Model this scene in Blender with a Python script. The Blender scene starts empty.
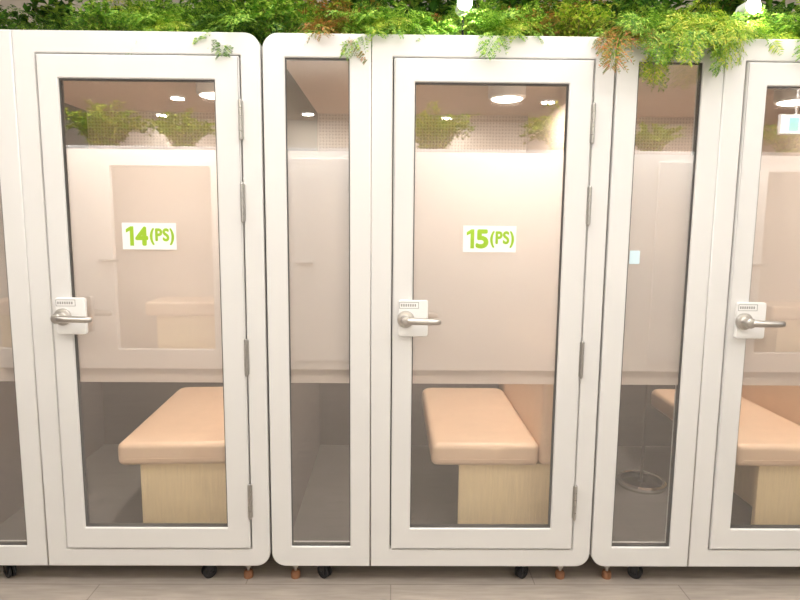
import bpy, bmesh, math, random
from mathutils import Vector, Matrix, Euler
random.seed(7)
C = bpy.context.scene.collection
PI = math.pi

# ------------------------------------------------------------------ materials
def mat(name, col, rough=0.5, metal=0.0, noise=0.0, nscale=8.0, stretch=None, spec=0.5, bump=0.0, bscale=200.0):
    m = bpy.data.materials.new(name); m.use_nodes = True
    nt = m.node_tree; b = nt.nodes['Principled BSDF']
    b.inputs['Roughness'].default_value = rough
    b.inputs['Metallic'].default_value = metal
    b.inputs['Specular IOR Level'].default_value = spec
    b.inputs['Base Color'].default_value = (*col, 1)
    tc = nt.nodes.new('ShaderNodeTexCoord')
    mp = nt.nodes.new('ShaderNodeMapping')
    nt.links.new(tc.outputs['Object'], mp.inputs['Vector'])
    if stretch: mp.inputs['Scale'].default_value = stretch
    if noise > 0:
        n = nt.nodes.new('ShaderNodeTexNoise'); n.inputs['Scale'].default_value = nscale; n.inputs['Detail'].default_value = 5
        nt.links.new(mp.outputs[0], n.inputs['Vector'])
        r = nt.nodes.new('ShaderNodeValToRGB')
        r.color_ramp.elements[0].position = 0.3; r.color_ramp.elements[1].position = 0.7
        r.color_ramp.elements[0].color = (*[c*(1-noise) for c in col], 1)
        r.color_ramp.elements[1].color = (*[min(1, c*(1+noise)) for c in col], 1)
        nt.links.new(n.outputs['Fac'], r.inputs['Fac']); nt.links.new(r.outputs[0], b.inputs['Base Color'])
    if bump > 0:
        n2 = nt.nodes.new('ShaderNodeTexNoise'); n2.inputs['Scale'].default_value = bscale
        nt.links.new(tc.outputs['Object'], n2.inputs['Vector'])
        bp = nt.nodes.new('ShaderNodeBump'); bp.inputs['Strength'].default_value = bump; bp.inputs['Distance'].default_value = 0.002
        nt.links.new(n2.outputs['Fac'], bp.inputs['Height']); nt.links.new(bp.outputs[0], b.inputs['Normal'])
    return m

M = {}
M['white'] = mat('white_paint', (0.70, 0.688, 0.67), 0.40, noise=0.012, nscale=3)
M['oppwhite'] = mat('opposite_white', (0.82, 0.80, 0.78), 0.5, noise=0.012, nscale=3)
M['lining'] = mat('tan_lining', (0.69, 0.56, 0.47), 0.8, noise=0.05, nscale=60)
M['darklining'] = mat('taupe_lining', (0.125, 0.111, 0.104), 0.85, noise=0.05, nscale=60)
M['carpet'] = mat('grey_vinyl', (0.185, 0.174, 0.168), 0.36, noise=0.05, nscale=6)
M['cushion'] = mat('tan_leatherette', (0.87, 0.64, 0.46), 0.45, noise=0.03, nscale=14, bump=0.12, bscale=500)
M['wood'] = mat('birch_veneer', (0.95, 0.745, 0.45), 0.5, noise=0.07, nscale=9, stretch=(14, 14, 0.8))
M['gasket'] = mat('dark_gasket', (0.09, 0.085, 0.08), 0.6)
M['seal'] = mat('grey_seal', (0.15, 0.145, 0.14), 0.7)
M['steel'] = mat('satin_nickel', (0.55, 0.52, 0.485), 0.34, 1.0, noise=0.05, nscale=60)
M['chrome'] = mat('chrome', (0.70, 0.69, 0.68), 0.10, 1.0, noise=0.02, nscale=60)
M['hinge'] = mat('satin_hinge', (0.50, 0.485, 0.46), 0.3, 1.0, noise=0.04, nscale=60)
M['plastic'] = mat('white_plastic', (0.84, 0.83, 0.81), 0.35, noise=0.01)
M['greyprint'] = mat('grey_print', (0.33, 0.32, 0.31), 0.5)
M['black'] = mat('black_rubber', (0.015, 0.015, 0.017), 0.5, noise=0.1)
M['darkmetal'] = mat('dark_metal', (0.04, 0.04, 0.043), 0.2, 0.6)
M['polegrey'] = mat('grey_brown_pole', (0.13, 0.115, 0.107), 0.7, 0.0)
M['orange'] = mat('orange_rubber', (0.28, 0.125, 0.06), 0.5, noise=0.1)
M['signwhite'] = mat('sign_white', (0.88, 0.88, 0.85), 0.4)
M['bluelabel'] = mat('pale_blue_label', (0.62, 0.78, 0.84), 0.4)
M['green'] = mat('sign_green', (0.31, 0.52, 0.02), 0.5)
M['wall'] = mat('wall_paint', (0.72, 0.66, 0.58), 0.8, noise=0.03, nscale=4)
M['ceil'] = mat('ceiling_paint', (0.70, 0.66, 0.60), 0.9, noise=0.02, nscale=4)
M['taupe'] = mat('opposite_taupe', (0.70, 0.64, 0.58), 0.7, noise=0.03)
M['stem'] = mat('brown_stem', (0.16, 0.10, 0.04), 0.8, noise=0.3, nscale=40)

def emis(name, col, s):
    m = bpy.data.materials.new(name); m.use_nodes = True
    nt = m.node_tree; b = nt.nodes['Principled BSDF']
    b.inputs['Base Color'].default_value = (*col, 1)
    b.inputs['Emission Color'].default_value = (*col, 1); b.inputs['Emission Strength'].default_value = s
    return m
M['glow'] = emis('lamp_diffuser', (1.0, 0.90, 0.80), 8.0)
M['glow2'] = emis('spot_lens', (1.0, 0.96, 0.9), 20.0)
M['litpanel'] = emis('lit_panel', (0.72, 0.92, 0.92), 3.5)
M['litgreen'] = emis('lit_green', (0.25, 0.70, 0.60), 2.5)

def leafmat(name, c1, c2, c3):
    m = bpy.data.materials.new(name); m.use_nodes = True
    nt = m.node_tree; nt.nodes.clear()
    out = nt.nodes.new('ShaderNodeOutputMaterial')
    g = nt.nodes.new('ShaderNodeNewGeometry')
    r = nt.nodes.new('ShaderNodeValToRGB')
    e = r.color_ramp.elements
    e[0].position = 0.0; e[0].color = (*c1, 1); e[1].position = 1.0; e[1].color = (*c3, 1)
    k = e.new(0.6); k.color = (*c2, 1)
    nt.links.new(g.outputs['Random Per Island'], r.inputs['Fac'])
    d = nt.nodes.new('ShaderNodeBsdfPrincipled'); d.inputs['Roughness'].default_value = 0.4
    t = nt.nodes.new('ShaderNodeBsdfTranslucent')
    mx = nt.nodes.new('ShaderNodeMixShader'); mx.inputs[0].default_value = 0.3
    nt.links.new(r.outputs[0], d.inputs['Base Color']); nt.links.new(r.outputs[0], t.inputs['Color'])
    nt.links.new(d.outputs[0], mx.inputs[1]); nt.links.new(t.outputs[0], mx.inputs[2]); nt.links.new(mx.outputs[0], out.inputs[0])
    return m
M['leaf_dark'] = leafmat('leaf_dark', (0.012, 0.05, 0.008), (0.07, 0.21, 0.018), (0.36, 0.52, 0.07))
M['leaf_bright'] = leafmat('leaf_bright', (0.05, 0.20, 0.015), (0.24, 0.48, 0.04), (0.66, 0.82, 0.15))
M['leaf_yellow'] = leafmat('leaf_yellow', (0.14, 0.32, 0.02), (0.46, 0.62, 0.05), (0.88, 0.80, 0.16))
M['leaf_rust'] = leafmat('leaf_rust', (0.10, 0.18, 0.025), (0.38, 0.27, 0.05), (0.64, 0.20, 0.07))

def glassmat():
    m = bpy.data.materials.new('clear_glass'); m.use_nodes = True
    nt = m.node_tree; nt.nodes.clear(); L = nt.links.new
    out = nt.nodes.new('ShaderNodeOutputMaterial')
    lw = nt.nodes.new('ShaderNodeLayerWeight'); lw.inputs['Blend'].default_value = 0.5
    pw = nt.nodes.new('ShaderNodeMath'); pw.operation = 'POWER'; pw.inputs[1].default_value = 5
    ma = nt.nodes.new('ShaderNodeMath'); ma.operation = 'MULTIPLY_ADD'; ma.inputs[1].default_value = 0.84; ma.inputs[2].default_value = 0.16
    t = nt.nodes.new('ShaderNodeBsdfTransparent'); t.inputs[0].default_value = (0.985, 0.985, 0.98, 1)
    g = nt.nodes.new('ShaderNodeBsdfGlossy'); g.inputs['Roughness'].default_value = 0.0
    mx = nt.nodes.new('ShaderNodeMixShader')
    L(lw.outputs['Facing'], pw.inputs[0]); L(pw.outputs[0], ma.inputs[0]); L(ma.outputs[0], mx.inputs[0])
    L(t.outputs[0], mx.inputs[1]); L(g.outputs[0], mx.inputs[2])
    L(mx.outputs[0], out.inputs[0]); return m
M['glass'] = glassmat()

def filmmat():
    m = bpy.data.materials.new('frosted_film'); m.use_nodes = True
    nt = m.node_tree; nt.nodes.clear()
    out = nt.nodes.new('ShaderNodeOutputMaterial')
    d = nt.nodes.new('ShaderNodeBsdfDiffuse'); d.inputs[0].default_value = (0.84, 0.765, 0.71, 1)
    tl = nt.nodes.new('ShaderNodeBsdfTranslucent'); tl.inputs[0].default_value = (0.92, 0.87, 0.83, 1)
    tr = nt.nodes.new('ShaderNodeBsdfTransparent'); tr.inputs[0].default_value = (0.97, 0.95, 0.93, 1)
    m1 = nt.nodes.new('ShaderNodeMixShader'); m1.inputs[0].default_value = 0.40
    m2 = nt.nodes.new('ShaderNodeMixShader'); m2.inputs[0].default_value = 0.28
    nt.links.new(d.outputs[0], m1.inputs[1]); nt.links.new(tl.outputs[0], m1.inputs[2])
    nt.links.new(m1.outputs[0], m2.inputs[1]); nt.links.new(tr.outputs[0], m2.inputs[2])
    nt.links.new(m2.outputs[0], out.inputs[0]); return m
M['film'] = filmmat()

def perfmat():
    m = mat('perforated_felt', (0.36, 0.28, 0.23), 0.85)
    nt = m.node_tree; b = nt.nodes['Principled BSDF']
    tc = nt.nodes.new('ShaderNodeTexCoord')
    sc = nt.nodes.new('ShaderNodeVectorMath'); sc.operation = 'MULTIPLY'; sc.inputs[1].default_value = (55, 0, 55)
    fr = nt.nodes.new('ShaderNodeVectorMath'); fr.operation = 'FRACTION'
    ds = nt.nodes.new('ShaderNodeVectorMath'); ds.operation = 'DISTANCE'; ds.inputs[1].default_value = (0.5, 0, 0.5)
    lt = nt.nodes.new('ShaderNodeMath'); lt.operation = 'LESS_THAN'; lt.inputs[1].default_value = 0.28
    sx = nt.nodes.new('ShaderNodeSeparateXYZ')
    gt = nt.nodes.new('ShaderNodeMath'); gt.operation = 'GREATER_THAN'; gt.inputs[1].default_value = 1.3
    mu = nt.nodes.new('ShaderNodeMath'); mu.operation = 'MULTIPLY'
    base = nt.nodes.new('ShaderNodeMix'); base.data_type = 'RGBA'
    base.inputs['A'].default_value = (0.14, 0.126, 0.118, 1); base.inputs['B'].default_value = (0.60, 0.50, 0.43, 1)
    mx = nt.nodes.new('ShaderNodeMix'); mx.data_type = 'RGBA'
    mx.inputs['B'].default_value = (0.44, 0.355, 0.30, 1)
    L = nt.links.new
    L(tc.outputs['Object'], sc.inputs[0]); L(sc.outputs[0], fr.inputs[0]); L(fr.outputs[0], ds.inputs[0])
    L(tc.outputs['Object'], sx.inputs[0]); L(sx.outputs['Z'], gt.inputs[0]); L(gt.outputs[0], base.inputs['Factor'])
    L(ds.outputs['Value'], lt.inputs[0]); L(lt.outputs[0], mu.inputs[0]); L(gt.outputs[0], mu.inputs[1])
    L(mu.outputs[0], mx.inputs['Factor']); L(base.outputs['Result'], mx.inputs['A']); L(mx.outputs['Result'], b.inputs['Base Color'])
    return m
M['perf'] = perfmat()

def floormat():
    m = mat('vinyl_floor', (0.4, 0.35, 0.31), 0.42)
    nt = m.node_tree; b = nt.nodes['Principled BSDF']; L = nt.links.new
    tc = nt.nodes.new('ShaderNodeTexCoord')
    br = nt.nodes.new('ShaderNodeTexBrick')
    br.inputs['Color1'].default_value = (0.37, 0.32, 0.275, 1); br.inputs['Color2'].default_value = (0.34, 0.293, 0.253, 1)
    br.inputs['Mortar'].default_value = (0.23, 0.195, 0.17, 1); br.inputs['Scale'].default_value = 1.0
    br.inputs['Mortar Size'].default_value = 0.0025; br.inputs['Brick Width'].default_value = 1.2; br.inputs['Row Height'].default_value = 0.18
    L(tc.outputs['Object'], br.inputs['Vector'])
    mp = nt.nodes.new('ShaderNodeMapping'); mp.inputs['Scale'].default_value = (2, 16, 1)
    n = nt.nodes.new('ShaderNodeTexNoise'); n.inputs['Scale'].default_value = 3; n.inputs['Detail'].default_value = 6
    L(tc.outputs['Object'], mp.inputs[0]); L(mp.outputs[0], n.inputs['Vector'])
    mx = nt.nodes.new('ShaderNodeMix'); mx.data_type = 'RGBA'; mx.blend_type = 'OVERLAY'; mx.inputs['Factor'].default_value = 0.35
    L(br.outputs[0], mx.inputs['A']); L(n.outputs['Fac'], mx.inputs['B']); L(mx.outputs['Result'], b.inputs['Base Color'])
    return m
M['floor'] = floormat()

# ------------------------------------------------------------------ helpers
def new_obj(name, me, mats, parent=None, loc=(0, 0, 0), smooth=False):
    if not isinstance(mats, (list, tuple)): mats = [mats]
    if len(me.materials) == 0:
        for m in mats: me.materials.append(m)
    if smooth:
        for p in me.polygons: p.use_smooth = True
    me.name = name
    o = bpy.data.objects.new(name, me); C.objects.link(o); o.location = loc
    if parent: o.parent = parent
    return o

def bm_obj(name, bm, mats, parent=None, loc=(0, 0, 0), smooth=False):
    me = bpy.data.meshes.new(name)
    bmesh.ops.recalc_face_normals(bm, faces=bm.faces[:])
    bm.to_mesh(me); bm.free()
    return new_obj(name, me, mats, parent, loc, smooth is True)

def thing(name, label, cat, loc=(0, 0, 0), rotz=0, group=None):
    o = bpy.data.objects.new(name, None); C.objects.link(o)
    o.location = loc; o.rotation_euler = (0, 0, rotz); o.empty_display_size = 0.1
    o['label'] = label; o['category'] = cat
    if group: o['group'] = group
    return o

def box(bm, x0, x1, y0, y1, z0, z1, bev=0.0, seg=2, mi=0):
    r = bmesh.ops.create_cube(bm, size=1.0)
    vs = r['verts']
    for v in vs:
        v.co = Vector((x0 + (v.co.x + .5)*(x1-x0), y0 + (v.co.y + .5)*(y1-y0), z0 + (v.co.z + .5)*(z1-z0)))
    fs = set(f for v in vs for f in v.link_faces)
    for f in fs: f.material_index = mi
    if bev > 0:
        es = list(set(e for v in vs for e in v.link_edges))
        bmesh.ops.bevel(bm, geom=es, offset=bev, segments=seg, profile=0.5, affect='EDGES', clamp_overlap=True, material=mi)
    return vs

def cyl(bm, r, p0, p1, seg=24, r2=None, mi=0):
    p0, p1 = Vector(p0), Vector(p1); d = p1 - p0
    q = d.to_track_quat('Z', 'Y').to_matrix().to_4x4()
    before = set(bm.faces)
    bmesh.ops.create_cone(bm, cap_ends=True, segments=seg, radius1=r, radius2=r if r2 is None else r2, depth=d.length,
                          matrix=Matrix.Translation((p0+p1)/2) @ q)
    for f in bm.faces:
        if f not in before: f.material_index = mi

def lathe(bm, prof, origin, axis='Z', seg=24, mi=0):
    rings = []
    o = Vector(origin)
    for r, h in prof:
        ring = []
        for i in range(seg):
            a = 2*PI*i/seg
            if axis == 'Z': p = Vector((r*math.cos(a), r*math.sin(a), h))
            else: p = Vector((r*math.cos(a), -h, r*math.sin(a)))
            ring.append(bm.verts.new(o + p))
        rings.append(ring)
    for a, b in zip(rings, rings[1:]):
        for i in range(seg):
            f = bm.faces.new((a[i], a[(i+1) % seg], b[(i+1) % seg], b[i])); f.material_index = mi
    f = bm.faces.new(rings[0][::-1]); f.material_index = mi
    f = bm.faces.new(rings[-1]); f.material_index = mi

def rpoly(corners, n=8):
    pts = []
    N = len(corners)
    for i in range(N):
        x, y, r = corners[i]
        if r <= 0: pts.append((x, y)); continue
        p = Vector((x, y)); a = (Vector(corners[i-1][:2]) - p).normalized(); b = (Vector(corners[(i+1) % N][:2]) - p).normalized()
        c = p + a*r + b*r
        for k in range(n+1):
            t = k/n*PI/2
            q = c - b*r*math.cos(t) - a*r*math.sin(t)
            pts.append((q.x, q.y))
    return pts
def rect(x0, x1, z0, z1, r=0.0):
    rr = r if isinstance(r, (list, tuple)) else [r]*4
    return rpoly([(x0, z0, rr[0]), (x1, z0, rr[1]), (x1, z1, rr[2]), (x0, z1, rr[3])])

def cu_to_mesh(cu):
    o = bpy.data.objects.new('tmp', cu); C.objects.link(o)
    dg = bpy.context.evaluated_depsgraph_get(); dg.update()
    me = bpy.data.meshes.new_from_object(o.evaluated_get(dg))
    bpy.data.objects.remove(o); bpy.data.curves.remove(cu)
    return me

def plate_mesh(outer, holes, y0, y1, bev=0.0, res=2, flat=False):
    """panel in the XZ plane from y0 to y1 (or, flat, in the XY plane from z=y0 to z=y1) with holes"""
    cu = bpy.data.curves.new('tmp', 'CURVE'); cu.dimensions = '2D'; cu.fill_mode = 'BOTH'
    cu.extrude = (y1-y0)/2 - bev; cu.bevel_depth = bev; cu.bevel_resolution = res; cu.offset = -bev
    for pts in [outer] + holes:
        s = cu.splines.new('POLY'); s.points.add(len(pts)-1); s.use_cyclic_u = True
        for p, q in zip(s.points, pts): p.co = (q[0], q[1], 0, 1)
    me = cu_to_mesh(cu)
    yc = (y0+y1)/2
    for v in me.vertices:
        x, y, z = v.co; v.co = (x, y, yc + z) if flat else (x, yc - z, y)
    me.materials.clear()
    return me
def plate(name, outer, holes, y0, y1, bev, m, parent=None):
    return new_obj(name, plate_mesh(outer, holes, y0, y1, bev), m, parent)

def tube_mesh(pts, r, radii=None, caps=True, res=4):
    cu = bpy.data.curves.new('tmp', 'CURVE'); cu.dimensions = '3D'; cu.bevel_depth = r; cu.bevel_resolution = res; cu.use_fill_caps = caps
    s = cu.splines.new('POLY'); s.points.add(len(pts)-1)
    for i, p in enumerate(pts):
        s.points[i].co = (*p, 1); s.points[i].radius = radii[i] if radii else 1
    me = cu_to_mesh(cu); me.materials.clear(); return me

def add_mesh(bm, me, mi=0, mtx=None):
    n = len(bm.faces); nv = len(bm.verts)
    bm.from_mesh(me); bm.faces.ensure_lookup_table(); bm.verts.ensure_lookup_table()
    for f in bm.faces[n:]: f.material_index = mi
    if mtx:
        for v in bm.verts[nv:]: v.co = mtx @ v.co
    bpy.data.meshes.remove(me)

def add_text(bm, s, x0, x1, z0, z1, y, mi, bold=0.0016):
    for k, (ox, oz) in enumerate(((-1, 0), (1, 0), (0, 1), (0, -1), (.7, .7), (-.7, .7), (.7, -.7), (-.7, -.7), (0, 0))):
        cu = bpy.data.curves.new('txt', 'FONT'); cu.body = s; cu.fill_mode = 'BOTH'; cu.extrude = 0.02
        cu.space_character = 1.12
        me = cu_to_mesh(cu)
        xs = [v.co.x for v in me.vertices]; ys = [v.co.y for v in me.vertices]
        a, b, c, d = min(xs), max(xs), min(ys), max(ys)
        for v in me.vertices:
            px = x0 + bold + (v.co.x-a)/(b-a)*(x1-x0-2*bold) + ox*bold; pz = z0 + bold + (v.co.y-c)/(d-c)*(z1-z0-2*bold) + oz*bold
            v.co = (px, y - v.co.z*0.02 - k*0.00002, pz)
        me.materials.clear()
        add_mesh(bm, me, mi)

def copy_tree(o, parent=None):
    c = o.copy(); C.objects.link(c); c.parent = parent
    for ch in list(o.children): copy_tree(ch, c)
    return c

# ------------------------------------------------------------------ setting
def struct(name, bm, m):
    o = bm_obj(name, bm, m); o['kind'] = 'structure'; return o
bm = bmesh.new(); box(bm, -8, 8, -7, 1.8, -0.1, 0); struct('floor', bm, M['floor'])
bm = bmesh.new(); box(bm, -8, 8, 1.7, 1.8, 0, 3.0); struct('wall_back', bm, M['wall'])
bm = bmesh.new(); box(bm, -8, 8, -7, 1.8, 3.0, 3.1); struct('ceiling', bm, M['ceil'])
bm = bmesh.new(); box(bm, -8, 8, -7.0, -6.9, 0, 3.0); struct('wall_rear', bm, M['wall'])
# opposite row of white panels with openings, benches and door levers (seen mirrored in the glass)
ops = [(-5.6, -4.7), (-4.2, -3.35), (-2.66, -1.72), (3.55, 4.45), (5.2, 6.0)]
holes = [rect(a, b, 0.25, 2.0, 0.02) for a, b in ops]
me = plate_mesh(rect(-6.9, 6.9, 0.06, 2.18, 0.05), holes, -3.46, -3.40, 0.004)
bm = bmesh.new(); add_mesh(bm, me, 0)
box(bm, -6.9, 6.9, -4.6, -3.95, 0.06, 2.18, mi=1)
box(bm, -6.9, 6.9, -4.6, -3.46, 2.12, 2.18, mi=0)
box(bm, -6.9, 6.9, -4.6, -3.46, 0.06, 0.12, mi=1)
for a, b in ops:
    box(bm, a+0.22, b, -4.0, -3.52, 0.56, 0.70, 0.03, 3, mi=2)
    box(bm, a+0.32, b, -4.0, -3.56, 0.12, 0.56, mi=3)
    box(bm, a-0.13, a+0.05, -3.40, -3.36, 1.10, 1.128, 0.008, 2, mi=4)
# raised door panel and lever mirrored in the narrow pane beside booth 15, and one by the right pane
add_mesh(bm, plate_mesh(rect(-0.95, -0.20, 0.15, 2.08, 0.01), [], -3.40, -3.375, 0.006), 0)
box(bm, -0.93, -0.76, -3.375, -3.34, 1.10, 1.128, 0.008, 2, mi=4)
add_mesh(bm, plate_mesh(rect(2.50, 3.20, 0.15, 2.08, 0.01), [], -3.40, -3.375, 0.006), 0)
struct('wall_front', bm, [M['oppwhite'], M['taupe'], M['cushion'], M['wood'], M['steel']])

# ------------------------------------------------------------------ booth
W, ZB, ZT = 1.312, 0.08, 2.18
def make_hinge(parent, x, z):
    bm = bmesh.new()
    R = 0.0064; H = 0.07
    prof = [(0.003, -H-0.006), (R*.8, -H-0.004), (R, -H)]
    for k in range(1, 5):
        zz = -H + 2*H*k/5
        prof += [(R, zz-0.002), (R*.6, zz-0.001), (R*.6, zz+0.001), (R, zz+0.002)]
    prof += [(R, H), (R*.8, H+0.004), (0.003, H+0.006)]
    lathe(bm, prof, (x, -0.0115, z), 'Z', 16)
    box(bm, x-0.0095, x+0.0095, -0.0065, 0.004, z-H, z+H, 0.001, 1)
    return bm_obj('hinge', bm, M['hinge'], parent, smooth=False)

def make_handle(parent, x, z):
    bm = bmesh.new()
    lathe(bm, [(0.033, 0.0), (0.033, 0.008), (0.030, 0.013), (0.020, 0.016), (0.0175, 0.019), (0.0175, 0.038)], (x, -0.0215, z), 'Y', 32)
    pts = [(x, -0.050, z), (x+0.004, -0.066, z), (x+0.016, -0.073, z), (x+0.04, -0.075, z-0.001), (x+0.075, -0.0745, z-0.002), (x+0.11, -0.072, z-0.003), (x+0.128, -0.067, z-0.003), (x+0.132, -0.066, z-0.003)]
    add_mesh(bm, tube_mesh(pts, 0.0122, [1.2, 1.2, 1.15, 1.1, 1.05, 1.0, 0.92, 0.5]))
    lathe(bm, [(0.0195, 0.0), (0.0195, 0.018), (0.016, 0.023), (0.007, 0.025)], (x, -0.056, z), 'Y', 24)
    return bm_obj('door_handle', bm, M['steel'], parent, smooth=False)

def make_sign(parent, num, xc, zc):
    bm = bmesh.new()
    y = 0.0085
    box(bm, xc-0.103, xc+0.103, y, y+0.0012, zc-0.051, zc+0.051)
    # the digit one: a thick stem with a slanted flag
    a, z0, z1 = xc-0.089, zc-0.037, zc+0.037
    one = [(a+0.015, z0), (a+0.0295, z0), (a+0.0295, z1), (a+0.018, z1), (a, z1-0.011), (a, z1-0.0245), (a+0.015, z1-0.0165)]
    add_mesh(bm, plate_mesh(one, [], y-0.0006, y+0.0002), 1)
    add_text(bm, num[1], xc-0.054, xc-0.004, z0, z1, y-0.0002, 1, 0.0041)
    add_text(bm, '(PS)', xc+0.002, xc+0.095, zc-0.034, zc+0.031, y-0.0002, 1, 0.0024)
    o = bm_obj('sign', bm, [M['signwhite'], M['green']], parent)
    o['label'] = 'white sticker with green lettering %s(PS)' % num
    return o

def make_caster(parent, x, y, turn):
    bm = bmesh.new()
    box(bm, -0.028, 0.028, -0.028, 0.028, 0.072, 0.08, 0.002, 1)
    cyl(bm, 0.012, (0, 0, 0.06), (0, 0, 0.073), 16)
    for s in (-1, 1):
        box(bm, s*0.017-0.0025, s*0.017+0.0025, -0.014, 0.022, 0.022, 0.066, 0.002, 1)
    box(bm, -0.0185, 0.0185, -0.014, 0.014, 0.058, 0.066, 0.002, 1)
    c = bm_obj('caster', bm, M['darkmetal'], parent, (x, y, 0)); c.rotation_euler = (0, 0, turn)
    bm = bmesh.new()
    for s in (-1, 1):
        cyl(bm, 0.029, (s*0.0135, 0.004, 0.029), (s*0.0135-0.010*s, 0.004, 0.029), 28)
    cyl(bm, 0.006, (-0.022, 0.004, 0.029), (0.022, 0.004, 0.029), 12)
    bm_obj('wheel', bm, M['black'], c)
def make_foot(parent, x, y):
    bm = bmesh.new()
    cyl(bm, 0.006, (0, 0, 0.03), (0, 0, 0.08), 12)
    cyl(bm, 0.012, (0, 0, 0.046), (0, 0, 0.056), 6)
    f = bm_obj('levelling_foot', bm, M['steel'], parent, (x, y, 0))
    bm = bmesh.new()
    lathe(bm, [(0.019, 0.0), (0.020, 0.004), (0.020, 0.020), (0.017, 0.028), (0.010, 0.031)], (0, 0, 0), 'Z', 20)
    p = bm_obj('foot_pad', bm, M['orange'], f); p['label'] = 'orange brown rubber foot pad'

def make_booth(x0, label, num, sign_dx=0.867):
    t = thing('glass_booth', label, 'booth', (x0, 0, 0), group='row of white glass booths')
    R = 0.058
    me = plate_mesh(rect(0, W, ZB, ZT, R), [rect(0.05, 1.262, 0.12, 2.11)], 0.05, 1.29, 0.0)
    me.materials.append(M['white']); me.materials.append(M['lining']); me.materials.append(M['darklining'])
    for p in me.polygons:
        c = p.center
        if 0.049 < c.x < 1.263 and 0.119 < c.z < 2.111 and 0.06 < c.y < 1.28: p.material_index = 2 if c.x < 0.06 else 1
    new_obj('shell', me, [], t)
    plate('back_wall', rect(0.045, 1.267, 0.115, 2.115), [], 1.24, 1.285, 0, M['perf'], t)
    bm = bmesh.new(); box(bm, 0.051, 1.261, 0.055, 1.24, 0.12, 0.128); bm_obj('booth_floor', bm, M['carpet'], t)
    wp = plate('window_panel', rect(0, 0.4025, ZB, ZT, [R, 0, 0, R]), [rect(0.082, 0.322, 0.167, 2.093, 0.004)], 0, 0.05, 0.005, M['white'], t)
    plate('gasket', rect(0.082, 0.322, 0.167, 2.093), [rect(0.0855, 0.3185, 0.1705, 2.0895)], 0.006, 0.03, 0.0008, M['gasket'], wp)
    bm = bmesh.new(); box(bm, 0.0845, 0.3195, 0.010, 0.016, 0.1695, 2.0905); bm_obj('window_pane', bm, M['glass'], wp)
    bm = bmesh.new(); box(bm, 0.0858, 0.3182, 0.0175, 0.0178, 0.852, 1.757); bm_obj('frosted_film', bm, M['film'], wp)
    if not num:
        bm = bmesh.new(); box(bm, 0.090, 0.130, 0.0088, 0.0098, 1.338, 1.390)
        s_ = bm_obj('sticker', bm, M['bluelabel'], wp); s_['label'] = 'small pale blue label on the narrow pane'
    plate('door_frame', rect(0.4050, W, ZB, ZT, [0, R, R, 0]), [rect(0.4835, 1.2385, 0.1545, 2.0995, 0.003)], 0, 0.05, 0.005, M['white'], t)
    plate('door_seal', rect(0.484, 1.238, 0.155, 2.099), [rect(0.50, 1.222, 0.171, 2.083)], 0.03, 0.046, 0, M['seal'], t)
    d = plate('door', rect(0.4882, 1.2338, 0.1592, 2.0948, 0.003), [rect(0.566, 1.143, 0.25, 2.009, 0.003)], -0.006, 0.028, 0.005, M['white'], t)
    plate('gasket', rect(0.566, 1.143, 0.25, 2.009), [rect(0.570, 1.139, 0.254, 2.005)], 0.002, 0.026, 0.0008, M['gasket'], d)
    bm = bmesh.new(); box(bm, 0.5690, 1.1400, 0.010, 0.016, 0.2530, 2.0060); bm_obj('door_pane', bm, M['glass'], d)
    bm = bmesh.new(); box(bm, 0.5702, 1.1388, 0.0175, 0.0178, 0.852, 1.757); bm_obj('frosted_film', bm, M['film'], d)
    for z in (1.865, 1.56, 0.96, 0.365): make_hinge(d, 1.2363, z)
    plate('lock_plate', rect(0.512, 0.626, 1.050, 1.193, 0.010), [], -0.0215, -0.0055, 0.003, M['plastic'], d)
    bm = bmesh.new()
    yy = -0.0222
    add_mesh(bm, plate_mesh(rect(0.515, 0.590, 1.160, 1.186), [rect(0.517, 0.588, 1.162, 1.184)], yy, yy+0.001, 0))
    for k in range(7): box(bm, 0.521+k*0.0088, 0.5265+k*0.0088, yy, yy+0.001, 1.168, 1.178)
    bm_obj('printed_tag', bm, M['greyprint'], d)
    make_handle(d, 0.540, 1.119)
    if num: make_sign(d, num, sign_dx, 1.43)
    bm = bmesh.new(); lathe(bm, [(0.085, 2.11), (0.085, 2.06), (0.078, 2.052), (0.07, 2.052)], (1.002, 0.5, 0), 'Z', 36)
    l = bm_obj('ceiling_lamp', bm, M['plastic'], t)
    bm = bmesh.new(); lathe(bm, [(0.069, 2.056), (0.069, 2.049), (0.05, 2.044), (0.01, 2.042)], (1.002, 0.5, 0), 'Z', 36)
    bm_obj('diffuser', bm, M['glow'], l)
    for fx in (0.212, 1.04): make_caster(t, fx, 0.052, 0.9 if fx < 1 else -0.9)
    for fx in (0.087, 1.208): make_foot(t, fx, 0.055)
    for fx in (0.212, 1.04): make_caster(t, fx, 1.2, 0.8)
    ld = bpy.data.lights.new('booth_lamp_light', 'AREA'); ld.shape = 'DISK'; ld.size = 0.14; ld.energy = 19; ld.color = (1.0, 0.89, 0.78)
    lo = bpy.data.objects.new('booth_lamp_light', ld); C.objects.link(lo); lo.location = (x0+1.002, 0.5, 2.035)
    return t

BX = {'14': -1.809, '15': -0.489, '16': 0.831}
make_booth(BX['14'], 'white framed glass booth whose door sign reads 14(PS)', '14', 0.872)
make_booth(BX['15'], 'white framed glass booth whose door sign reads 15(PS), middle of the row', '15', 0.862)
make_booth(BX['16'], 'white framed glass booth without a door sign, right of booth 15(PS)', None)

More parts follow.
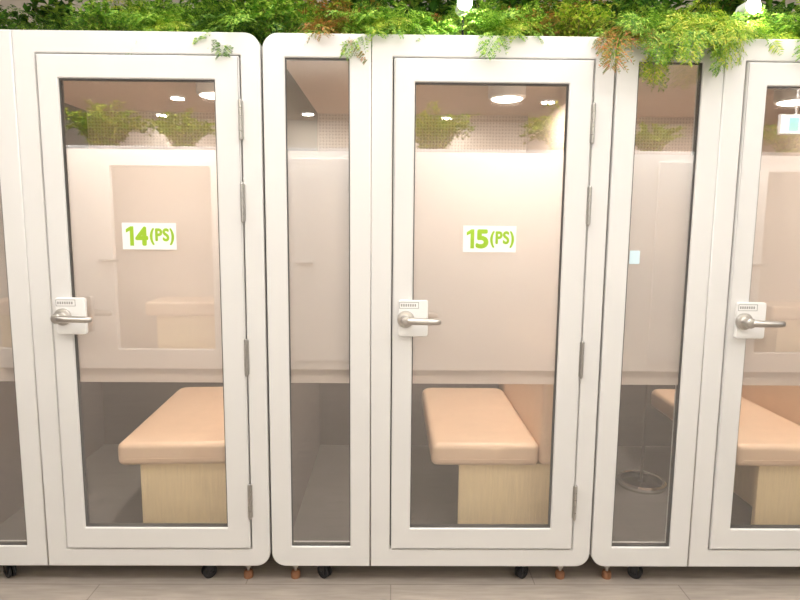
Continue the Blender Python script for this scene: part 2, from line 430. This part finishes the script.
# ------------------------------------------------------------------ benches
def make_bench(x0, label, rot=0.0, dx=0.0, bl=0.785):
    t = thing('bench', label, 'bench', (x0+0.96+dx, 0.7, 0.128), rot, 'cushioned benches in the booths')
    o = lambda x: x-0.96
    p = lambda y: y-0.7
    h = lambda z: z-0.128
    bm = bmesh.new()
    box(bm, o(bl), o(1.235), p(0.185), p(0.21), 0, h(0.449), 0.002, 2)
    bm_obj('front_panel', bm, M['wood'], t)
    bm = bmesh.new()
    box(bm, o(0.93), o(1.225), p(0.2105), p(1.03), 0, h(0.449), 0.003, 2)
    bm_obj('base', bm, M['wood'], t)
    me = plate_mesh(rect(o(0.66), o(1.128), p(0.15), p(1.065), [0.03, 0.03, 0.06, 0.06]), [], h(0.449), h(0.549), 0.026, 5, flat=True)
    c = new_obj('seat_cushion', me, M['cushion'], t)
    bm = bmesh.new()
    box(bm, o(0.695), o(1.093), p(0.1475), p(0.1515), h(0.4805), h(0.4835), 0.001, 1)
    bm_obj('piping', bm, M['cushion'], c)
    bm = bmesh.new(); box(bm, o(1.130), o(1.250), p(0.16), p(1.205), h(0.449), h(0.95), 0.025, 5)
    bm_obj('back_cushion', bm, M['cushion'], t, smooth=True)
    return t
make_bench(BX['14'], 'tan cushioned bench on light wood base inside booth 14(PS)', math.radians(3.0), -0.05, 0.745)
make_bench(BX['15'], 'tan cushioned bench on light wood base inside booth 15(PS)')
make_bench(BX['16'], 'tan cushioned bench on light wood base inside the booth without a number sign')

t = thing('pedestal_table', 'small pedestal table with dark round chrome rimmed base beside bench in right booth', 'table', (1.32, 0.69, 0.128))
bm = bmesh.new(); lathe(bm, [(0.106, 0.0), (0.106, 0.014), (0.05, 0.018), (0.02, 0.022), (0.012, 0.03)], (0, 0, 0), 'Z', 40)
b_ = bm_obj('base', bm, M['darkmetal'], t)
bm = bmesh.new(); lathe(bm, [(0.1065, 0.0), (0.121, 0.0), (0.126, 0.012), (0.124, 0.024), (0.114, 0.032), (0.103, 0.028), (0.1065, 0.010)], (0, 0, 0), 'Z', 48); bm_obj('rim', bm, M['chrome'], b_)
bm = bmesh.new(); lathe(bm, [(0.007, 0.02), (0.007, 0.60), (0.045, 0.61), (0.045, 0.618)], (0, 0, 0), 'Z', 24); bm_obj('pole', bm, M['polegrey'], t)
bm = bmesh.new(); lathe(bm, [(0.13, 0.618), (0.14, 0.622), (0.14, 0.636), (0.13, 0.64)], (0, 0, 0), 'Z', 40); bm_obj('tabletop', bm, M['plastic'], t)

# ------------------------------------------------------------------ artificial plants
def leaf(bm, p, d, side, up, L, w, bend=0.2):
    d = d.normalized(); side = side.normalized()
    tip = p + d*L - up*bend*L
    mid = p + d*L*0.5 - up*bend*L*0.2
    a = bm.verts.new(p); b = bm.verts.new(mid + side*w + up*w*0.25); c = bm.verts.new(tip); e = bm.verts.new(mid - side*w + up*w*0.25); m_ = bm.verts.new(mid)
    bm.faces.new((a, b, m_)); bm.faces.new((b, c, m_)); bm.faces.new((c, e, m_)); bm.faces.new((e, a, m_))

def frond_mesh(L, p0, p1, n, leafL, leafW, bip=False, seed=0):
    rnd = random.Random(seed); bm = bmesh.new()
    pos = Vector((0, 0, 0)); pts = []
    wob = rnd.uniform(-.4, .4)
    for i in range(n+1):
        t = i/n; a = p0 + (p1-p0)*t
        d = Vector((math.cos(a), wob*t*0.6, math.sin(a))).normalized(); up = Vector((-math.sin(a), 0, math.cos(a)))
        pts.append((pos.copy(), d, up)); pos = pos + d*(L/n)
    for i in range(n):
        (q, d, u), (q2, d2, u2) = pts[i], pts[i+1]
        w = 0.0022*(1-i/n)+0.0006
        vs = [bm.verts.new(q+Vector((0, w, 0))), bm.verts.new(q-Vector((0, w, 0))), bm.verts.new(q2-Vector((0, w*.9, 0))), bm.verts.new(q2+Vector((0, w*.9, 0)))]
        bm.faces.new(vs)
        if i < 2: continue
        t = i/n; prof = math.sin(PI*min(1, (t*0.9+0.1)))**0.7
        for s in (-1, 1):
            dd = (d*0.6 + Vector((0, s, 0)) + u*rnd.uniform(-.5, .5)).normalized()
            LL = leafL*prof*rnd.uniform(.7, 1.25) + 0.006
            if not bip:
                leaf(bm, q, dd, d, u, LL, leafW*prof+0.0015, 0.25)
            else:
                m = 7
                sag = rnd.uniform(0.05, 0.5)
                for j in range(1, m+1):
                    qq = q + dd*LL*j/m - Vector((0, 0, 1))*sag*LL*(j/m)**2
                    for s2 in (-1, 1):
                        sd = (dd*0.9 + d*s2 + u*rnd.uniform(-.5, .5)).normalized()
                        leaf(bm, qq, sd, dd, u, LL*0.30*(1.15-j/m*0.7)+0.003, leafW*0.42, 0.15)
    return bm

def bm_mesh(name, bm):
    me = bpy.data.meshes.new(name); bm.to_mesh(me); bm.free(); return me

def make_fern(m, L, nf, bip, seed, az=None, end=-60, start=70, lw=1.0, m2=None, tilt=1.0):
    rnd = random.Random(seed)
    t = thing('artificial_fern', '', 'plant')
    meshes = []
    for k in range(4):
        me = bm_mesh('frond', frond_mesh(L*(0.75+0.13*k), math.radians(start-12*k), math.radians(end-9*k), 24 if not bip else 20, (0.055 if not bip else 0.066)*lw, (0.0065 if not bip else 0.008)*lw, bip, seed+k))
        me.materials.append(m2 if (m2 and k == 2) else m); meshes.append(me)
    for i in range(nf):
        o = bpy.data.objects.new('frond', meshes[(i*3) % 4]); C.objects.link(o); o.parent = t
        if az: a = math.radians(az[0] + (az[1]-az[0])*(i+0.5)/nf) + rnd.uniform(-.2, .2)
        else: a = 2*PI*i/nf + rnd.uniform(-.3, .3)
        o.rotation_euler = (rnd.uniform(-.5, .5)*tilt, rnd.uniform(-.3, .25)*tilt, a); o.location = (rnd.uniform(-.06, .06), rnd.uniform(-.02, .02), 0.0)
        s = rnd.uniform(.65, 1.15); o.scale = (s, s, s)
    return t

def make_bush(m, R, H, ns, nl, LL, seed):
    rnd = random.Random(seed)
    t = thing('artificial_shrub', '', 'plant')
    bs = bmesh.new(); bl = bmesh.new()
    for i in range(ns):
        a = rnd.uniform(0, 2*PI); rr = R*math.sqrt(rnd.random()); hh = H*rnd.uniform(.4, 1.0)*(1-0.25*rr/R)
        tip = Vector((rr*math.cos(a), rr*math.sin(a), hh)); b0 = Vector((tip.x*.2, tip.y*.2, 0))
        prev = b0; m_ = nl
        side = Vector((rnd.uniform(-1, 1), rnd.uniform(-1, 1), 0)).normalized()
        for k in range(1, m_+1):
            u = k/m_; p = b0.lerp(tip, u) + Vector((0, 0, 0.05*math.sin(PI*u)))+Vector((rnd.uniform(-.006, .006), rnd.uniform(-.006, .006), 0))
            w = 0.0016
            vs = [bs.verts.new(prev+side*w), bs.verts.new(prev-side*w), bs.verts.new(p-side*w), bs.verts.new(p+side*w)]
            bs.faces.new(vs)
            for q in range(4):
                d = Vector((rnd.uniform(-1, 1), rnd.uniform(-1, 1), rnd.uniform(-.15, .8))).normalized()
                if p.z < 0.03: d.z = abs(d.z)
                sd = d.cross(Vector((rnd.uniform(-.3, .3), rnd.uniform(-.3, .3), 1))).normalized()
                leaf(bl, p, d, sd, sd.cross(d), LL*rnd.uniform(.7, 1.2), LL*0.27, 0.2 if p.z > 0.04 else 0.0)
            prev = p
    for v in bl.verts:
        if v.co.z < 0.001: v.co.z = 0.001
    ms = bm_mesh('stem', bs); ms.materials.append(M['stem'])
    o = bpy.data.objects.new('stem', ms); C.objects.link(o); o.parent = t
    ml = bm_mesh('foliage', bl); ml.materials.append(m)
    o = bpy.data.objects.new('foliage', ml); C.objects.link(o); o.parent = t
    return t

FR = (-172, -8)
protos = {
 'Sb': lambda: make_fern(M['leaf_bright'], 0.28, 20, True, 31, FR, -42, 76, m2=M['leaf_yellow']),
 'Sd': lambda: make_fern(M['leaf_dark'], 0.28, 20, True, 41, FR, -40, 78, m2=M['leaf_bright']),
 'Fb': lambda: make_fern(M['leaf_bright'], 0.30, 16, False, 11, FR, -40, 78),
 'Fy': lambda: make_fern(M['leaf_yellow'], 0.28, 14, False, 21, FR, -75, 66),
 'Sr': lambda: make_fern(M['leaf_rust'], 0.25, 15, True, 51, FR, -42, 76, m2=M['leaf_bright']),
 'Sy': lambda: make_fern(M['leaf_yellow'], 0.30, 20, True, 55, FR, -94, 60, m2=M['leaf_bright']),
 'Sh': lambda: make_fern(M['leaf_bright'], 0.30, 20, True, 95, FR, -84, 64, m2=M['leaf_rust']),
 'Ub': lambda: make_fern(M['leaf_bright'], 0.32, 28, True, 131, None, 18, 94, m2=M['leaf_yellow'], tilt=0.35),
 'Ud': lambda: make_fern(M['leaf_dark'], 0.32, 28, True, 141, None, 18, 94, m2=M['leaf_bright'], tilt=0.35),
 'Ur': lambda: make_fern(M['leaf_rust'], 0.32, 26, True, 151, None, 18, 94, m2=M['leaf_dark'], tilt=0.35),
 'Bd': lambda: make_bush(M['leaf_dark'], 0.22, 0.30, 90, 9, 0.036, 61),
 'Bb': lambda: make_bush(M['leaf_bright'], 0.22, 0.27, 75, 9, 0.032, 71),
 'By': lambda: make_bush(M['leaf_yellow'], 0.20, 0.24, 70, 9, 0.026, 81),
 'Br': lambda: make_bush(M['leaf_rust'], 0.20, 0.24, 60, 9, 0.03, 85),
}
made = {}
def plant(kind, x, y, s, rz, label, z=ZT+0.001, group='artificial greenery on top of the booths'):
    if kind not in made: o = made[kind] = protos[kind]()
    else: o = copy_tree(made[kind])
    o.location = (x, y, z); o.scale = (s, s, s); o.rotation_euler = (0, 0, rz)
    o['label'] = label; o['category'] = 'plant'; o['group'] = group
P = [
 ('Bd', -1.62, 0.20, 0.55, 2.3, 'small dark shrub in the far left corner on top of booth 14(PS)'),
 ('Bb', -1.14, 0.17, 0.62, 0.3, 'small bright leafy shrub on booth 14(PS) left of the number sign'),
 ('Sb', -0.92, 0.20, 0.85, 0.1, 'bright feathery fern directly above the 14(PS) sign'),
 ('Sd', -0.68, 0.20, 0.90, -0.1, 'dark feathery fern above the hinge side of door 14(PS)'),
 ('Bb', -0.47, 0.16, 0.72, 0.9, 'bright leafy shrub above the gap between booths 14(PS) and 15(PS)'),
 ('Sr', -0.27, 0.15, 0.85, 0.1, 'rust tinged feathery fern above the narrow window of booth 15(PS)'),
 ('Sb', -0.06, 0.16, 0.90, -0.1, 'bright green feathery fern above the left edge of door 15(PS)'),
 ('Fb', 0.14, 0.16, 0.80, 0.1, 'green fern with ladder like fronds above the middle of door 15(PS)'),
 ('Sb', 0.40, 0.16, 0.92, 0.2, 'bright feathery fern just right of the left lamp above door 15(PS)'),
 ('Br', 0.55, 0.14, 0.55, 3.6, 'small rust brown shrub between ferns above the 15(PS) door hinges'),
 ('By', 0.72, 0.15, 0.75, 1.4, 'yellow green small leaf shrub above the right corner of booth 15(PS)'),
 ('Sh', 0.92, 0.08, 0.92, 0.1, 'green feathery fern drooping over the gap right of booth 15(PS)'),
 ('Sy', 1.12, 0.05, 1.02, -0.1, 'yellow green feathery fern drooping over the narrow window of the right booth'),
 ('Sb', 1.26, 0.14, 0.85, 0.1, 'green feathery fern just left of the right lamp'),
 ('Fy', 1.43, 0.12, 0.70, 0.1, 'yellow ladder frond fern just right of the right lamp'),
 ('Sb', 1.62, 0.13, 0.90, -0.1, 'bright feathery fern at the far right end of the greenery'),
]
mid = [
 ('Ud', -1.40, 'upright dark fern in the second row above the left edge of door 14(PS)'),
 ('Ub', -0.99, 'upright bright fern in the second row above the 14(PS) sign'),
 ('Ud', -0.71, 'upright dark fern in the second row above the hinge side of door 14(PS)'),
 ('Ub', -0.43, 'upright bright fern in the second row above the gap left of booth 15(PS)'),
 ('Ur', -0.18, 'upright rust brown fern in the second row above the seam of booth 15(PS)'),
 ('Ud', 0.06, 'upright dark fern in the second row left of the left lamp'),
 ('Ub', 0.38, 'upright bright fern in the second row right of the left lamp'),
 ('Ur', 0.66, 'upright rust brown fern in the second row above the hinges of door 15(PS)'),
 ('Ud', 0.93, 'upright dark fern in the second row above the gap right of booth 15(PS)'),
 ('Ub', 1.20, 'upright bright fern in the second row left of the right lamp'),
 ('Ud', 1.54, 'upright dark fern in the second row at the far right'),
]
for k, (kd, x, lb) in enumerate(mid): P.append((kd, x, 0.42, 1.12 if x > -1.3 else 0.80, k*0.9, lb))
back = [
 ('Bd', -1.64, 'large dark shrub at the back in the far left corner'),
 ('Bd', -1.16, 'large dark shrub at the back above the left half of door 14(PS)'),
 ('Bd', -0.70, 'large dark shrub at the back above the hinge side of door 14(PS)'),
 ('Bd', -0.24, 'large dark shrub at the back above the narrow window of booth 15(PS)'),
 ('Bd', 0.22, 'large dark shrub at the back above the middle of door 15(PS)'),
 ('Bd', 0.68, 'large dark shrub at the back above the hinge side of booth 15(PS)'),
 ('Bd', 1.14, 'large dark shrub at the back above the narrow window of the right booth'),
 ('Bd', 1.60, 'large dark shrub at the back above the door of the right booth'),
]
for k, (kd, x, lb) in enumerate(back): P.append((kd, x, 0.80, 1.62 if x > -1.0 else 1.3, k*1.3, lb))
for a in P: plant(*a)
for k, (x, s) in enumerate(((-2.95, 2.3), (-2.15, 1.9), (0.40, 2.2), (1.75, 2.3), (2.65, 1.6), (4.1, 2.0))):
    plant('By', x, -3.95, s, k*1.1, 'leafy yellow green shrub on top of the facing row, seen mirrored in the upper glass', 2.182, 'greenery on the facing row')

# spotlights among the plants
def spot(x, y, label):
    t = thing('spotlight', label, 'lamp', (x, y, ZT), 0, 'white spotlights among the greenery')
    bm = bmesh.new(); lathe(bm, [(0.026, 0), (0.026, 0.006), (0.005, 0.008), (0.005, 0.10)], (0, 0, 0), 'Z', 20); bm_obj('stand', bm, M['darkmetal'], t)
    bm = bmesh.new(); lathe(bm, [(0.020, -0.03), (0.028, -0.02), (0.028, 0.05), (0.026, 0.052)], (0, 0, 0.128), 'Y', 28); bm_obj('lamp_head', bm, M['plastic'], t)
    bm = bmesh.new(); lathe(bm, [(0.027, 0.051), (0.027, 0.054), (0.012, 0.057)], (0, 0, 0.128), 'Y', 28); bm_obj('lens', bm, M['glow2'], t)
    ld = bpy.data.lights.new('spotlight_light', 'AREA'); ld.shape = 'DISK'; ld.size = 0.05; ld.energy = 7; ld.color = (1, 0.96, 0.88)
    o = bpy.data.objects.new('spotlight_light', ld); C.objects.link(o); o.location = (x, y-0.06, ZT+0.13); o.rotation_euler = (math.radians(70), 0, 0)
spot(0.262, 0.10, 'white spotlight in the greenery above door 15(PS)')
spot(1.345, 0.09, 'white spotlight in the greenery above the right booth')

# downlights and a lit sign further back in the room, mirrored in the upper glass
for k, (x, y) in enumerate(((-2.66, -5.3), (-0.4, -5.6), (1.9, -5.3), (4.3, -5.5), (-1.2, -6.3), (3.0, -6.3), (-3.3, -6.5), (0.75, -6.5))):
    t = thing('downlight', 'round recessed downlight in the ceiling over the facing row', 'lamp', (x, y, 3.0), 0, 'ceiling downlights mirrored in the glass')
    bm = bmesh.new(); lathe(bm, [(0.10, 0.0), (0.10, -0.012), (0.085, -0.016), (0.08, -0.010)], (0, 0, 0), 'Z', 32); bm_obj('trim_ring', bm, M['plastic'], t)
    bm = bmesh.new(); lathe(bm, [(0.079, -0.004), (0.079, -0.012), (0.04, -0.013)], (0, 0, 0), 'Z', 32); bm_obj('lens', bm, M['glow2'], t)
    ld = bpy.data.lights.new('downlight_light', 'AREA'); ld.shape = 'DISK'; ld.size = 0.15; ld.energy = 22; ld.color = (1, 0.93, 0.85)
    o = bpy.data.objects.new('downlight_light', ld); C.objects.link(o); o.location = (x, y, 2.975)
t = thing('lit_sign', 'small lit pale teal and white sign mirrored in the top of the right door', 'sign', (3.66, -3.25, 3.0))
bm = bmesh.new(); cyl(bm, 0.008, (0, 0, -0.50), (0, 0, 0), 12); bm_obj('rod', bm, M['plastic'], t)
bm = bmesh.new(); box(bm, -0.15, 0.15, -0.02, 0.02, -0.68, -0.50, 0.006, 2); h_ = bm_obj('housing', bm, M['plastic'], t)
bm = bmesh.new(); box(bm, -0.14, 0.14, 0.0195, 0.0225, -0.67, -0.51); box(bm, -0.07, 0.02, 0.022, 0.0235, -0.65, -0.53, mi=1); bm_obj('panel', bm, [M['litpanel'], M['litgreen']], h_)

# ------------------------------------------------------------------ lights
def area(x, y, z, sx, sy, e, col=(1, 0.972, 0.938), rot=(0, 0, 0)):
    ld = bpy.data.lights.new('ceiling_and_fill_light', 'AREA'); ld.shape = 'RECTANGLE'; ld.size = sx; ld.size_y = sy; ld.energy = e; ld.color = col
    o = bpy.data.objects.new('ceiling_and_fill_light', ld); C.objects.link(o); o.location = (x, y, z); o.rotation_euler = rot
area(0, -1.5, 2.96, 9, 0.9, 134)
area(0.3, -0.30, 2.96, 3.2, 0.3, 27, rot=(math.radians(25), 0, 0))  # unseen fill added to brighten the tops of the greenery
area(0, -2.9, 2.92, 9, 0.2, 270, rot=(math.radians(-72), 0, 0))  # unseen strip added to brighten the shrubs on the facing row
w = bpy.data.worlds.new('World'); bpy.context.scene.world = w; w.use_nodes = True
w.node_tree.nodes['Background'].inputs[0].default_value = (1, 0.985, 0.965, 1); w.node_tree.nodes['Background'].inputs[1].default_value = 0.28

# ------------------------------------------------------------------ camera
cd = bpy.data.cameras.new('camera'); cam = bpy.data.objects.new('camera', cd); C.objects.link(cam)
cd.sensor_width = 36; cd.lens = 27.0
cam.matrix_world = Matrix.Translation((0, -2.32, 1.488)) @ Matrix.Rotation(math.radians(-0.7), 4, 'Z') @ Matrix.Rotation(math.radians(82.7), 4, 'X') @ Matrix.Rotation(math.radians(0.5), 4, 'Z')
bpy.context.scene.camera = cam
bpy.context.scene.view_settings.view_transform = 'Standard'
